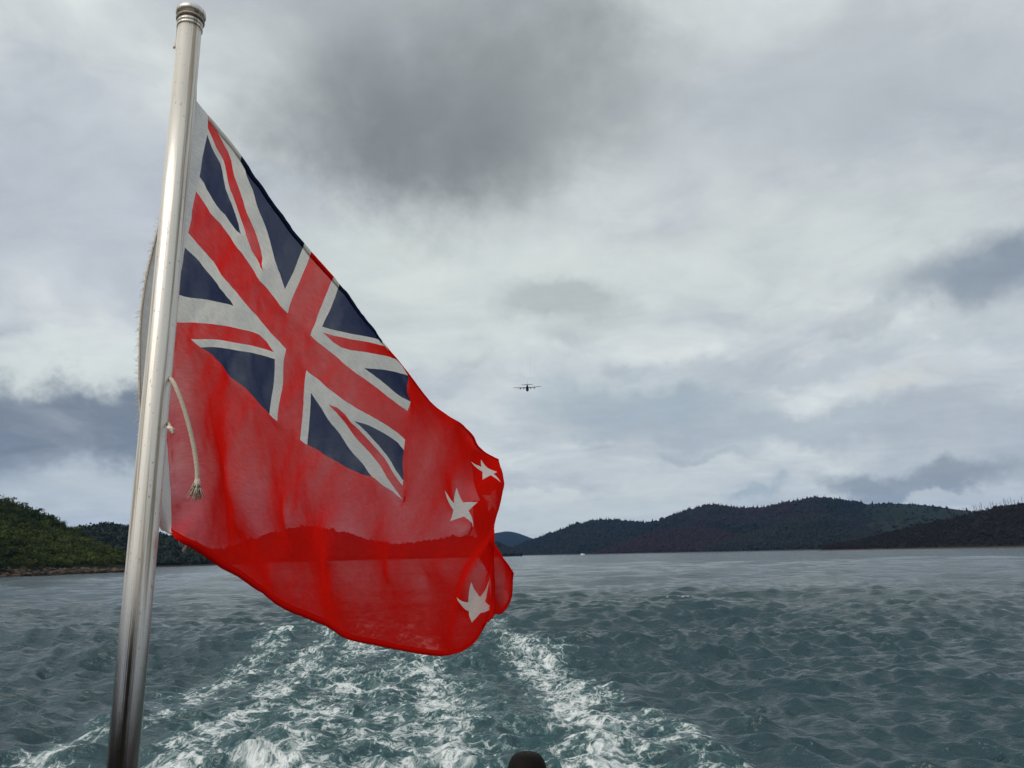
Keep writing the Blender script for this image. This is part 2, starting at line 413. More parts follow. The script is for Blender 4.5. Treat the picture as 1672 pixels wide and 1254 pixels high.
def ico(sub):
    bm = bmesh.new(); bmesh.ops.create_icosphere(bm, subdivisions=sub, radius=1)
    V = np.array([v.co[:] for v in bm.verts]); Fc = np.array([[v.index for v in f.verts] for f in bm.faces]); bm.free()
    return V, Fc
def leafy_crown(g, n=120, leaf=.26):
    """template crown about 1 across: leaf tufts through several lumps"""
    V, T = [], []; lob = [(np.array([0, 0, .1]), .8)]+[(np.array([g.normal(0, .42), g.normal(0, .42), g.uniform(-.25, .6)]), g.uniform(.32, .55)) for _ in range(6)]
    for _ in range(n):
        c, r = lob[g.integers(len(lob))]; d = g.normal(size=3); d[2] = abs(d[2])*.9-.25; d /= np.linalg.norm(d)
        p = c+d*r*g.uniform(.75, 1.05); nrm = d+g.normal(0, .55, 3); nrm /= np.linalg.norm(nrm)
        a = np.cross(nrm, g.normal(size=3)); a /= np.linalg.norm(a); b = np.cross(nrm, a); l = leaf*g.uniform(.6, 1.25)
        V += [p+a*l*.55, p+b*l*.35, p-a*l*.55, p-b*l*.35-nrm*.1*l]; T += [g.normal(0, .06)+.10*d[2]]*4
    return np.array(V), np.arange(len(V)).reshape(-1, 4), np.array(T)
def forest(name, pos, scl, tint, tmpl, mat, g, squash=(.85, 1.25), smooth=False):
    Vs, Fs, Ts = [], [], []; k = 0
    for p, sc, ti in zip(pos, scl, tint):
        V, Fc, T = tmpl[g.integers(len(tmpl))]; a = g.random()*6.283; ca, sa = math.cos(a), math.sin(a)
        sq = g.uniform(*squash); Rm = np.array([[ca, -sa, 0], [sa, ca, 0], [0, 0, sq]])
        Vs.append((V @ Rm.T)*sc+p); Fs.append(Fc+k); k += len(V); Ts.append(np.clip(T+ti, .01, .99))
    me = mesh_np(name, np.concatenate(Vs), np.concatenate(Fs), smooth); attr(me, 'tint', np.concatenate(Ts))
    return link(name, me, mat)
def lump(g, sub=1, pointy=0.0):
    V, Fc = ico(sub); V = V*(1+g.normal(0, .16, (len(V), 1))); V[:, 2] *= 1+.4*pointy
    if pointy: r = np.clip(1-.62*pointy*(V[:, 2]+.3), .12, 1.2); V[:, :2] *= r[:, None]
    return V, Fc, np.full(len(V), 0.0)

g = np.random.default_rng(3)
crowns = [leafy_crown(g, 84, .30) for _ in range(9)]; lumps = [lump(g) for _ in range(8)]; tufts = [leafy_crown(g, 34, .55) for _ in range(8)]; firs = [lump(g, 1, 1.0) for _ in range(6)]
gm_left = ground_mat('bush_hill_ground', (.010, .014, .006), (.022, .026, .010), (.06, .036, .023), 1.4, .05)
gm_mid = ground_mat('mid_hill_ground', (.007, .011, .009), (.012, .017, .012), (.04, .033, .026), .8)
gm_far = ground_mat('far_hill_ground', (.004, .007, .007), (.008, .011, .008), (.045, .035, .026), 1.6, .008, True)
gm_brown = ground_mat('burnt_hill_ground', (.007, .007, .005), (.012, .012, .007), (.06, .04, .025), 1.3, .012)
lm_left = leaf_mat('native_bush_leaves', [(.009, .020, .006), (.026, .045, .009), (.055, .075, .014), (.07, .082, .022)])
lm_dark = leaf_mat('dark_forest_leaves', [(.002, .005, .005), (.004, .008, .007), (.007, .011, .008), (.010, .015, .008)], .1)
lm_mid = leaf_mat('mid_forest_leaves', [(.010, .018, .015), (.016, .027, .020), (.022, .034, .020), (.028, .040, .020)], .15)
lm_brown = leaf_mat('brown_forest_leaves', [(.011, .005, .006), (.016, .007, .008), (.009, .009, .006), (.014, .013, .007)], .1)

left = Hill('bush_hill', [(-420, 660), (-250, 715), (-100, 775), (0, 816), (60, 838), (110, 862), (150, 886), (190, 908), (222, 928), (236, 938)],
            [(-420, 235), (0, 285), (236, 345)], [(-420, 420), (0, 430), (150, 395), (236, 362)], gm_left, .03, 3, 24, .9, 2, .03)
hill2 = Hill('wooded_hill', [(60, 905), (120, 868), (150, 860), (180, 858), (215, 864), (256, 874), (290, 882), (316, 891), (350, 904), (390, 916), (420, 921)],
             [(60, 560), (420, 720)], [(60, 800), (420, 850)], gm_mid, .02, 3, 20, .9, 5)
hill3 = Hill('wooded_hill', [(330, 919), (400, 892), (445, 876), (503, 863), (551, 871), (595, 884), (640, 893), (690, 890), (757, 878), (800, 884), (850, 906)],
             [(330, 900), (850, 1500)], [(330, 1200), (850, 1900)], gm_mid, .04, 3, 20, .9, 8)
blue = Hill('distant_hill', [(700, 905), (760, 885), (800, 872), (828, 867), (845, 870), (866, 878), (900, 890), (950, 906)],
            [(700, 5200), (950, 5200)], [(700, 6200), (950, 6200)], gm_far, .05, 3, 14, .9, 11, .002)
right = Hill('forested_hill', [(805, 906), (832, 897), (870, 882), (900, 872), (930, 860), (965, 851), (1000, 849), (1050, 854), (1075, 851), (1110, 837), (1150, 826), (1170, 825),
                             (1210, 831), (1245, 830), (1290, 820), (1325, 813), (1345, 813), (1380, 818), (1420, 824), (1450, 822), (1500, 824), (1550, 830), (1600, 838), (1680, 862), (1760, 880)],
             [(805, 2600), (1000, 2200), (1300, 1800), (1760, 1700)], [(805, 2900), (1000, 2900), (1300, 2700), (1760, 2600)], gm_far, .11, 3, 26, .8, 14, .004)
spur = Hill('forested_spur', [(962, 906), (1000, 896), (1035, 881), (1062, 872), (1095, 866), (1130, 861), (1165, 864), (1210, 878), (1260, 892), (1310, 902)],
            [(962, 1950), (1310, 1750)], [(962, 2050), (1130, 2150), (1310, 1900)], gm_far, .07, 3, 18, .85, 31, .006)
spur2 = Hill('forested_spur', [(1130, 903), (1180, 889), (1240, 868), (1290, 851), (1335, 842), (1375, 850), (1420, 868), (1470, 886), (1520, 897)],
             [(1130, 1700), (1520, 1600)], [(1130, 1780), (1335, 2000), (1520, 1700)], gm_far, .08, 3, 18, .85, 37, .006)
rnear = Hill('scrub_hill', [(1340, 892), (1400, 884), (1440, 873), (1490, 862), (1540, 850), (1590, 838), (1620, 830), (1650, 825), (1700, 818), (1800, 800), (2000, 770)],
             [(1340, 1150), (2000, 800)], [(1340, 1190), (1500, 1250), (2000, 1150)], gm_brown, .05, 3, 22, .85, 21, .006)

def wood(name, hill, n, size, tmpl, mat, g, tint, lo=.02, hi=1.06, keep=None, lift=.15, squash=(.85, 1.25)):
    p = hill.sample(n, g, lo, hi); p = p[p[:, 2] > 2.0*0+1.5]
    if keep is not None: p = p[keep(p)]
    sc = size*np.exp(g.normal(0, .28, len(p))); p[:, 2] += sc*lift
    return forest(name, p, sc, tint(p, g), tmpl, mat, g, squash)
def pnoise(p, s): return fbm(p[:, 0]*s+50, p[:, 1]*s+50, 4)
p = left.sample(4000, g, .02, 1.06); p = p[p[:, 2] > 2.2+2.0*(pnoise(p, .08)-.3)]
sc = 1.4*np.exp(g.normal(0, .28, len(p))); p[:, 2] += sc*.35
tag(forest('native_bush', p, sc, np.clip(.45+1.4*(pnoise(p, .05)-.48)+g.normal(0, .17, len(p)), .05, .95), crowns, lm_left, g),
    'dense green native bush covering the steep hill at left', 'bush', kind='stuff')
tag(wood('forest', hill2, 3800, 2.7, tufts, lm_mid, g, lambda p, g: np.clip(.4+g.normal(0, .2, len(p)), 0, 1)),
    'dark green forest on the hill behind the flagpole', 'forest', kind='stuff')
tag(wood('forest', hill3, 5000, 4.5, lumps, lm_dark, g, lambda p, g: np.clip(.3+g.normal(0, .2, len(p)), 0, 1)),
    'dark forest on the hills seen through the flag', 'forest', kind='stuff')
def azpx(p):        # where along the range a tree stands, as azimuth
    return np.degrees(np.arctan2(p[:, 0], p[:, 1]))
def brownish(p): 
    a = azpx(p); q = .5*np.exp(-((a-13)/4.0)**2)+.55*np.exp(-((a-20.5)/3.2)**2)
    return q+1.3*(pnoise(p, .004)-.48) > .30
tag(wood('forest', right, 12000, 3.7, lumps+firs, lm_dark, g, lambda p, g: np.clip(.35+1.2*(pnoise(p, .004)-.48)+g.normal(0, .2, len(p)), 0, 1), keep=lambda p: ~brownish(p) & ((azpx(p) < 24) | (g.random(len(p)) < .14))),
    'dark forest over the long hills across the water', 'forest', kind='stuff')
tag(wood('brown_forest', right, 9000, 3.5, lumps+firs, lm_brown, g, lambda p, g: np.clip(.3+g.normal(0, .2, len(p)), 0, 1), keep=lambda p: brownish(p) & (azpx(p) < 25)),
    'reddish brown patches of forest on the long hills across the water', 'forest', kind='stuff')
tag(wood('brown_forest', spur, 5000, 3.3, lumps+firs, lm_brown, g, lambda p, g: np.clip(.28+g.normal(0, .15, len(p)), 0, 1)),
    'reddish brown forest on the low spur across the water', 'forest', kind='stuff')
tag(wood('forest', spur2, 5000, 3.3, lumps+firs, lm_dark, g, lambda p, g: np.clip(.55+1.2*(pnoise(p, .01)-.48)+g.normal(0, .2, len(p)), 0, 1)),
    'dark green forest on the spur below the highest crest', 'forest', kind='stuff')
tag(wood('scrub', rnear, 5000, 2.0, tufts, lm_brown, g, lambda p, g: np.clip(.75+g.normal(0, .25, len(p)), 0, 1)),
    'low brown green scrub on the hill at the right edge', 'scrub', kind='stuff')
rockm, N = material('shore_rock'); pz = N.new('ShaderNodeNewGeometry').outputs['Position']
tn = N.new('ShaderNodeAttribute', attribute_name='tint').outputs['Fac']
finish(N, principled(N, N.mix(tn, (.022, .018, .014), (.10, .062, .038)), .9, 0, bump(N, N.noise(pz, 1.5, 5, .65), .6, .8)))
pr = left.sample(900, g, -.02, .07); pr = pr[(pr[:, 2] < 3.4)]; sc = g.uniform(.35, 1.2, len(pr)); pr[:, 2] = np.maximum(pr[:, 2]*.8, -.1)
tag(forest('shore_rocks', pr, sc, np.clip(g.normal(.45, .3, len(pr)), 0, 1), [lump(g) for _ in range(6)], rockm, g, (.4, .9)), 'brown rocks along the waterline below the green hill', 'rocks', kind='stuff')
# firs that stand out along the crest of the long hills
pr = right.at(np.sort(g.random(230))*(right.G.shape[0]*.78), np.full(230, right.j1-1.0)); pr = pr[azpx(pr) < 23]
sc = g.uniform(1.4, 3.4, len(pr)); pr[:, 2] += sc*.7
tag(forest('crest_firs', pr, sc, np.full(len(pr), .25), firs, lm_dark, g, (1.5, 2.3)), 'line of small dark conifers along the crest of the long hills', 'conifers', kind='stuff')

# trees that can be told apart: the crest of the near hill
bark, N = material('tree_bark'); finish(N, principled(N, N.mix(N.noise(N.new('ShaderNodeTexCoord').outputs['Object'], 3, 4), (.05, .04, .03), (.11, .09, .07)), .9))
for k, (px, r_) in enumerate([(14, 2.7), (38, 2.2), (63, 2.6), (84, 2.1), (104, 2.0), (125, 2.2), (146, 1.9), (168, 2.0), (188, 1.7)]):
    i = np.array([(px+420)/3.0]); b = left.at(i, np.array([left.j1-1.0]))[0]; b[2] -= .5; r_ *= .8
    t = empty('broadleaf_tree', b)
    tag(t, 'rounded dark tree on the crest of the green hill at left', 'tree', 'trees on the crest of the green hill')
    V, Fc, T = leafy_crown(g, 170, .24); V = V*np.array([1, 1, g.uniform(.8, 1.15)])*r_+b+np.array([0, 0, r_*.95])
    me = mesh_np('crown', V, Fc, False); attr(me, 'tint', np.clip(T+g.uniform(.1, .4), .01, .99)); link('crown', me, lm_left, t)
    V, Fc = tube([b+np.array(q)*r_ for q in ((0, 0, -.3), (.04, 0, .4), (-.03, .05, 1.0))], [.13*r_, .09*r_, .03*r_], 7); w = [(V, Fc)]
    for q in range(4):
        a = q*1.6+k; w.append(tube([b+np.array((0, 0, .6))*r_, b+np.array((.5*math.cos(a), .5*math.sin(a), 1.3))*r_], [.05*r_, .015*r_], 5))
    link('trunk', mesh_from('trunk', *merge(*w)), bark, t)
dead, N = material('dead_wood'); finish(N, principled(N, (.10, .09, .08), .9))
for k in range(22):                                                        # bare trunks on the scrub hill
    px = 1575+k*4.9+g.uniform(-2, 2); i = np.array([(px-1340)/3.0]); b = rnear.at(i, np.array([rnear.j1-1.0]))[0]; b[2] -= .5
    t = empty('dead_tree', b); h = g.uniform(6, 13)
    tag(t, 'bare grey dead tree on the ridge of the scrub hill at right', 'tree', 'dead trees on the right hand ridge')
    l = g.normal(0, .05, 2)*h
    link('trunk', mesh_from('trunk', *tube([b, b+np.array((l[0]*.4, l[1]*.4, h*.5)), b+np.array((l[0], l[1], h))], [.38, .26, .07], 6)), dead, t)
    w = []
    for q in range(5):
        f = g.uniform(.4, .9); a = g.random()*6.283; L = h*g.uniform(.10, .22); s0 = b+np.array((l[0]*f, l[1]*f, h*f))
        w.append(tube([s0, s0+np.array((math.cos(a)*L, math.sin(a)*L, L*.7))], [.14, .04], 5))
    link('crown', mesh_from('crown', *merge(*w)), dead, t)

# ------------------------------------------------------------------ the boat we stand on (below the frame)
DECK = 1.85
bt = empty('boat', (0, 0, 0)); tag(bt, 'stern of the boat the flagpole stands on', 'boat')
paint, N = material('boat_paint'); finish(N, principled(N, (.55, .56, .55), .4))
deckm, N = material('deck_boards'); finish(N, principled(N, N.mix(N.noise(N.new('ShaderNodeTexCoord').outputs['Object'], 14, 5), (.030, .024, .019), (.055, .045, .036)), .75))
ang = -math.atan2(AX[0], AX[1]); RZ = Matrix.Rotation(ang, 3, 'Z')
def bq(x, y, z): return RZ @ Vector((x, y, z))
prof = [(-3.4, 2.2), (-2.6, 2.65), (0, 2.8), (2.6, 2.65), (3.4, 2.2), (3.4, -9), (-3.4, -9)]
def slab(z0, z1, k=1.0):
    V = [bq(x*k, y*k, z0) for x, y in prof]+[bq(x*k, y*k, z1) for x, y in prof]; n = len(prof)
    return V, [tuple(range(n)), tuple(range(n, 2*n))[::-1]]+[(i, i+n, (i+1) % n+n, (i+1) % n) for i in range(n)]
V, Fc = slab(-.6, DECK-.06, .97); link('hull', mesh_from('hull', V, Fc, False), paint, bt)
V, Fc = slab(DECK-.06, DECK, 1.0); link('deck', mesh_from('deck', V, Fc, False), deckm, bt)
trimm, N = material('dark_brown_paint'); finish(N, principled(N, (.035, .024, .018), .45))
for s_ in (-1, 1): link('unseen_bulwark', mesh_from('unseen_bulwark', *boxm(bq(s_*3.33, -2.6, DECK+.69), (.12, 9.4, 1.38), RZ), False), trimm, bt)  # unseen dark sides, added and raised to darken what the pole reflects
cab = link('cabin', mesh_from('cabin', *boxm(bq(0, -5.2, DECK+1.2), (5.6, 4.4, 2.4), RZ), False), trimm, bt)  # unseen cabin behind the camera, added dark for the pole to mirror
for x in (-1.9, 0, 1.9): link('cabin_window', mesh_from('cabin_window', *boxm(bq(x, -2.985, DECK+1.5), (1.3, .05, .8), RZ), False), deckm, cab)

# ------------------------------------------------------------------ flagpole
DIA = .045
pb = at_depth(199.7, 1254, F*DIA/49.0); pt = at_depth(311.5, 28, F*DIA/36.0)
pdir = (pt-pb)/np.linalg.norm(pt-pb)
pbase = pb+pdir*((DECK-pb[2])/pdir[2])
steel, N = material('weathered_steel')
AF = lambda q: N.new('ShaderNodeAttribute', attribute_name=q).outputs['Fac']
oc = N.comb(AF('around_x'), AF('around_y'), AF('along'))
streak = N.noise(N.v('MULTIPLY', oc, (2.6, 2.6, 1.6)), 1.0, 7, .68)
scratch = N.noise(N.v('MULTIPLY', oc, (9, 9, .12)), 1.0, 4, .7)
spots = N.mapr(N.noise(N.v('MULTIPLY', oc, (1.4, 1.4, 30)), 3.2, 3, .6), .655, .70)
oz = N.m('ADD', AF('along'), DECK); lowp = N.mapr(oz, 3.34, 3.56)                     # the upper length is salt-bloomed, the lower polished and darkened for its reflection
grime = N.m('MULTIPLY', N.mapr(streak, .46, .66), N.m('MULTIPLY_ADD', lowp, .85, .10))
c = N.mix(grime, (.74, .71, .66), (.33, .28, .22)); c = N.mix(N.m('MULTIPLY', spots, .55), c, (.14, .11, .08))
c = N.mix(N.mapr(scratch, .56, .72, 0, .45), c, (.46, .43, .38))
c = N.mix(lowp, N.mix(1.0, c, (.62, .60, .58), 'MULTIPLY'), c)  # lower metal tinted darker, painting in the reflection of a dark boat
rg = N.m('ADD', N.m('MULTIPLY_ADD', lowp, .24, .11), N.m('MULTIPLY', grime, .25))
bl = principled(N, c, rg, 1.0, bump(N, N.m('ADD', streak, N.m('MULTIPLY', scratch, 2.0)), .0006, .5))
dv = principled(N, N.mix(N.m('MULTIPLY', spots, .55), N.mix(grime, (.72, .68, .60), (.30, .25, .18)), (.10, .08, .06)), .6)
ms = N.new('ShaderNodeMixShader'); N.put(ms.inputs[0], N.m('MULTIPLY', lowp, .5)); N.l.new(bl, ms.inputs[1]); N.l.new(dv, ms.inputs[2])
finish(N, ms.outputs[0])
pole = empty('flagpole', pbase); tag(pole, 'weathered silver metal flagpole with a round cap, leaning at the stern', 'flagpole')
R_ = DIA/2
def onp(t): return pt+pdir*t                       # along the pole from its top
def pmesh(name, ts, rs):
    me = mesh_from(name, *tube([onp(t) for t in ts], rs, 48))
    b1 = np.cross(pdir, FW); b1 /= np.linalg.norm(b1); b2 = np.cross(pdir, b1)
    A = np.array([v.co[:] for v in me.vertices])-pbase
    attr(me, 'along', A @ pdir); attr(me, 'around_x', A @ b1/R_); attr(me, 'around_y', A @ b2/R_)
    return link(name, me, steel, pole)
PLEN = float(np.linalg.norm(pt-pbase))
pmesh('shaft', [-PLEN, -1.5, -1.0, -.5, 0], R_)
pmesh('cap', [-.002, .0, .004, .011, .0155, .018, .019], [R_*.9, R_*1.2, R_*1.29, R_*1.27, R_*1.1, R_*.6, R_*.1])
for t in (-.020, -.0285):
    pmesh('collar_ring', [t-.0035, t-.0025, t+.0025, t+.0035], [R_*1.0, R_*1.09, R_*1.09, R_*1.0])
pmesh('base_socket', [-PLEN, -PLEN+.02, -PLEN+.021, -PLEN+.16], [R_*2.4, R_*2.4, R_*1.25, R_*1.25])

# ------------------------------------------------------------------ flag: cloth solved so that it keeps its woven size
# flag units: 120 along the fly, 60 down the hoist, and a 4-unit white heading (u < 0)
def pole_depth(px, py):
    d = ray(px, py); n = np.cross(d, pdir); w = pbase-CAM
    tt = np.dot(np.cross(w, pdir), n)/np.dot(n, n); return tt*np.dot(d, FW)
PINS = """0 0 339 184;6.7 0 394 258;25 0 496 397;25 9.15 465 467;20 10 430 438;27 12 469 509;27 0 509 410;33 0 547 452;35 0 557 467;0 3.35 338 215;0 10 324 286;
13.3 10 384 359;0 12 321 312;0 18 309 379;0 20 302 407;0 26.65 291 478;13.3 20 379 500;20 20 423 548;24.5 20 448 574;0 30 287 522;4.5 30 315 553;6.7 30 327 569;25 20.85 450 589;
25 30 438 678;27 30 451 690;27 18 471 570;33 12 503.5 545;33 18 498.5 606;35 9.15 521.5 529;53.3 0 623 554;35.5 10 528 542;40 10 556 565;55.5 0 629 564;60 0 647 585;46.7 10 596 601;
60 3.35 672 613;60 10 674 655;60 12 666 671;60 18 662 719;60 20 660.5 738;46.7 20 577 694;60 26.65 663.6 789;40 20 536 663;44.5 20 560 678;35 20.85 506 644;35 30 503 729;33 30 488 721;
53.3 30 601 769;60 30 662 822;0 60 281 865;0 53 283 830;0 47 281 790;0 40 275 721;0 35 279 622;9 60 353 920;19 60 419 969;30 60 485 1006;42 60 551 1035;58 60 638 1061;75 60 733 1075;83 60 766 1050;90 60 792 1016;98 60 800 1006;
66 0 686 629;76 0 735 690;86 0 781 717;97 8 821 778;78 21 742 806;78 25 753 832;80 29.5 772 862;90 8 790 742;90 12 806 770;94 14 820 785;88 16 799 784;
98 12 821 792;98 18 822 806;98 24 822 823;98 29 822 846;98 34 822 868;98 39 822 888;97 44 818 906;90 44 752 978;90 48 778 988;94 50 802 985;86 50 757 985;104 58 805 1001;112 60 831 995;120 60 842 936;116 52 826 908;
120 10 776 760;120 26 773 820;120 40 775 880;70 45 700 940;60 45 628 930;45 45 540 915;30 45 450 860;15 45 370 800;15 30 374 615;
-4 0 320 163;-4 10 293 262;-4 20 258 370;-4 30 230 480;-4 38 224 575;-4 46 223 660;-4 52 236 745;-4 60 260 853"""
PINS = np.array([[float(q) for q in r.split()] for r in PINS.replace('\n', '').split(';')])
BACK = np.array([[92, 0, 799, 738], [98, 0, 812, 752], [106, 0, 803, 750], [114, 0, 788, 742], [120, 0, 777, 738]], float)
PINS = np.concatenate([PINS, BACK])
for v_ in (0.0, 60.0):                                # the two long edges run as smooth curves
    e_ = PINS[(PINS[:, 1] == v_) & (PINS[:, 0] >= 0)]; e_ = e_[np.argsort(e_[:, 0])]
    uq = np.arange(0, 120.1, 2.0); cx_ = np.interp(uq, e_[:, 0], e_[:, 2]); cy_ = np.interp(uq, e_[:, 0], e_[:, 3])
    for _ in range(3):
        cx_[1:-1] = (cx_[2:]+2*cx_[1:-1]+cx_[:-2])/4; cy_[1:-1] = (cy_[2:]+2*cy_[1:-1]+cy_[:-2])/4
    PINS = np.concatenate([PINS[~((PINS[:, 1] == v_) & (PINS[:, 0] > 0))], np.stack([uq[1:], np.full(60, v_), cx_[1:], cy_[1:]], -1)])
d_top, d_bot = pole_depth(330, 184), pole_depth(281, 865)
H_FLAG = np.linalg.norm(at_depth(339, 184, d_top+.03)-at_depth(281, 865, d_bot+.03))*1.015
UN = H_FLAG/60
st_ = 2.0; U = np.arange(-4, 120.1, st_); Vv = np.arange(0, 60.1, st_); nu, nv = len(U), len(Vv)
UU, VV = np.meshgrid(U, Vv, indexing='ij')
def tps(src, val, q, lam=1e-3):
    k = lambda r2: np.where(r2 > 0, .5*r2*np.log(np.maximum(r2, 1e-9)), 0)
    n = len(src); A = np.zeros((n+3, n+3)); r2 = ((src[:, None]-src[None])**2).sum(-1)
    A[:n, :n] = k(r2)+lam*np.eye(n)*1000; A[:n, n] = 1; A[:n, n+1:] = src; A[n, :n] = 1; A[n+1:, :n] = src.T
    w = np.linalg.solve(A, np.concatenate([val, np.zeros((3, val.shape[1]))]))
    r2 = ((q[:, None]-src[None])**2).sum(-1)
    return k(r2) @ w[:n]+w[n]+q @ w[n+1:]
pxy = tps(PINS[:, :2], PINS[:, 2:], np.stack([UU.ravel(), VV.ravel()], -1))
dep0 = (d_top+(d_bot-d_top)*(VV/60)+.045+.0105*np.clip(UU, 0, 96)+.006*np.clip(UU-96, 0, 30)).ravel()
dep0 += .02*np.sin(UU*.12+VV*.10).ravel()
Pg = np.array([at_depth(x, y, d) for (x, y), d in zip(pxy, dep0)]).reshape(nu, nv, 3)
for u_ in (0.0, -4.0):                                # and so do the heading seam and the hoist rope
    e_ = PINS[PINS[:, 0] == u_]; e_ = e_[np.argsort(e_[:, 1])]; vq = np.arange(0, 60.1, 2.0)
    cx_ = np.interp(vq, e_[:, 1], e_[:, 2]); cy_ = np.interp(vq, e_[:, 1], e_[:, 3])
    for _ in range(3 if u_ < 0 else 1):
        cx_[1:-1] = (cx_[2:]+2*cx_[1:-1]+cx_[:-2])/4; cy_[1:-1] = (cy_[2:]+2*cy_[1:-1]+cy_[:-2])/4
    PINS = np.concatenate([PINS[PINS[:, 0] != u_], np.stack([np.full(31, u_), vq, cx_, cy_], -1)])
# pins as rays, with weights on the four surrounding grid points
fi = (PINS[:, 0]+4)/st_; fj = PINS[:, 1]/st_; i0 = np.minimum(fi.astype(int), nu-2); j0 = np.minimum(fj.astype(int), nv-2)
a_, b_ = fi-i0, fj-j0
WT = np.stack([(1-a_)*(1-b_), a_*(1-b_), (1-a_)*b_, a_*b_], -1); II = np.stack([i0, i0+1, i0, i0+1], -1); JJ = np.stack([j0, j0, j0+1, j0+1], -1)
RD = np.array([ray(x, y) for x, y in PINS[:, 2:]])
tie = [(0, 0, d_top+.032), (0, nv-1, d_bot+.030)]
def relax(A_, B_, rest, k, lo=False):
    d = B_-A_; L = np.linalg.norm(d, axis=-1, keepdims=True)+1e-9
    c = (L-rest)/L*.5*k
    return A_+d*c, B_-d*c
def lin(P_, ax, st, rest, k):
    n = P_.shape[ax]
    for ph in range(2*st):
        ia = np.arange(ph, n-st, 2*st) if st == 1 else np.arange(ph, n-st, 2*st)
        if len(ia) == 0: continue
        if ax == 0: P_[ia], P_[ia+st] = relax(P_[ia], P_[ia+st], rest, k)
        else: P_[:, ia], P_[:, ia+st] = relax(P_[:, ia], P_[:, ia+st], rest, k)
DG = math.sqrt(2)
def diag(P_, rest, k):
    for pi in (0, 1):
        for pj in (0, 1):
            i = np.arange(pi, nu-1, 2); j = np.arange(pj, nv-1, 2)
            A_, B_ = relax(P_[np.ix_(i, j)], P_[np.ix_(i+1, j+1)], rest, k); P_[np.ix_(i, j)] = A_; P_[np.ix_(i+1, j+1)] = B_
            A_, B_ = relax(P_[np.ix_(i+1, j)], P_[np.ix_(i, j+1)], rest, k); P_[np.ix_(i+1, j)] = A_; P_[np.ix_(i, j+1)] = B_
NIT = 700
for it in range(NIT):
    f = it/NIT; h = st_*UN
    lin(Pg, 0, 1, h, .30); lin(Pg, 1, 1, h, .30); diag(Pg, h*DG, .12)
    lin(Pg, 0, 2, 2*h, .20); lin(Pg, 1, 2, 2*h, .20); lin(Pg, 0, 4, 4*h, .06); lin(Pg, 1, 4, 4*h, .06)
    lap = np.zeros_like(Pg); lap[1:-1] += Pg[2:]+Pg[:-2]-2*Pg[1:-1]; lap[:, 1:-1] += Pg[:, 2:]+Pg[:, :-2]-2*Pg[:, 1:-1]; Pg += lap*.10
    kp = .55 if f < .8 else .35
    cur = (Pg[II, JJ]*WT[..., None]).sum(1); rel = cur-CAM
    tgt = CAM+RD*(rel*RD).sum(-1, keepdims=True); dl = (tgt-cur)*kp
    dl[88:] *= 1.0
    acc = np.zeros_like(Pg); wsum = np.zeros((nu, nv))
    for q in range(4):
        np.add.at(acc, (II[:, q], JJ[:, q]), dl*WT[:, q:q+1]); np.add.at(wsum, (II[:, q], JJ[:, q]), WT[:, q])
    Pg += acc/np.maximum(wsum, 1.0)[..., None]*1.3
    for i, j, d in tie:
        q = Pg[i, j]; z = (q-CAM) @ FW; Pg[i, j] = CAM+(q-CAM)*(1+(d/z-1)*.5)
    w = Pg-pbase; al = (w @ pdir)[..., None]; rad = w-al*pdir; L = np.linalg.norm(rad, axis=-1, keepdims=True)
    m_ = (L < R_+.008); Pg = np.where(m_, pbase+al*pdir+rad/np.maximum(L, 1e-6)*(R_+.008), Pg)
for _ in range(9):                                    # the fly end bellies out in soft folds
    lap = np.zeros_like(Pg); lap[1:-1] += Pg[2:]+Pg[:-2]-2*Pg[1:-1]; lap[:, 1:-1] += Pg[:, 2:]+Pg[:, :-2]-2*Pg[:, 1:-1]
    Pg += lap*.16*np.clip((UU-84)/10, 0, 1)[..., None]
eu = np.linalg.norm(np.diff(Pg, axis=0), axis=-1)/(st_*UN); ev = np.linalg.norm(np.diff(Pg, axis=1), axis=-1)/(st_*UN)
dd = (Pg-CAM) @ FW
print('FLAG H %.3f stretch u %.3f..%.3f v %.3f..%.3f depth %.2f..%.2f' % (H_FLAG, eu.min(), eu.max(), ev.min(), ev.max(), dd.min(), dd.max()))
cur = (Pg[II, JJ]*WT[..., None]).sum(1)-CAM; zz = cur @ FW
err = np.hypot(cur @ RT/zz*F+W0/2-PINS[:, 2], H0/2-cur @ UP/zz*F-PINS[:, 3]); print('pin error px mean %.1f max %.1f' % (err.mean(), err.max()), [(tuple(PINS[i, :2]), round(float(err[i]), 1)) for i in np.argsort(-err)[:8]])

def kern(t):
    return np.stack([-.5*t+t*t-.5*t**3, 1-2.5*t*t+1.5*t**3, .5*t+2*t*t-1.5*t**3, -.5*t*t+.5*t**3], -1)
PP = np.pad(Pg, ((1, 1), (1, 1), (0, 0)), mode='reflect', reflect_type='odd')
def surf(u, v):
    fi = np.clip((u+4)/st_, 0, nu-1); fj = np.clip(v/st_, 0, nv-1); i = np.minimum(fi.astype(int), nu-2); j = np.minimum(fj.astype(int), nv-2)
    ka, kb = kern(fi-i), kern(fj-j); out = 0
    for a in range(4):
        for b in range(4): out = out+PP[i+a, j+b]*(ka[:, a]*kb[:, b])[:, None]
    return out
def snorm(u, v):
    e = .35; du = surf(np.minimum(u+e, 120), v)-surf(np.maximum(u-e, -4), v); dv = surf(u, np.minimum(v+e, 60))-surf(u, np.maximum(v-e, 0))
    n = np.cross(du, dv); return n/np.maximum(np.linalg.norm(n, axis=-1, keepdims=True), 1e-9)
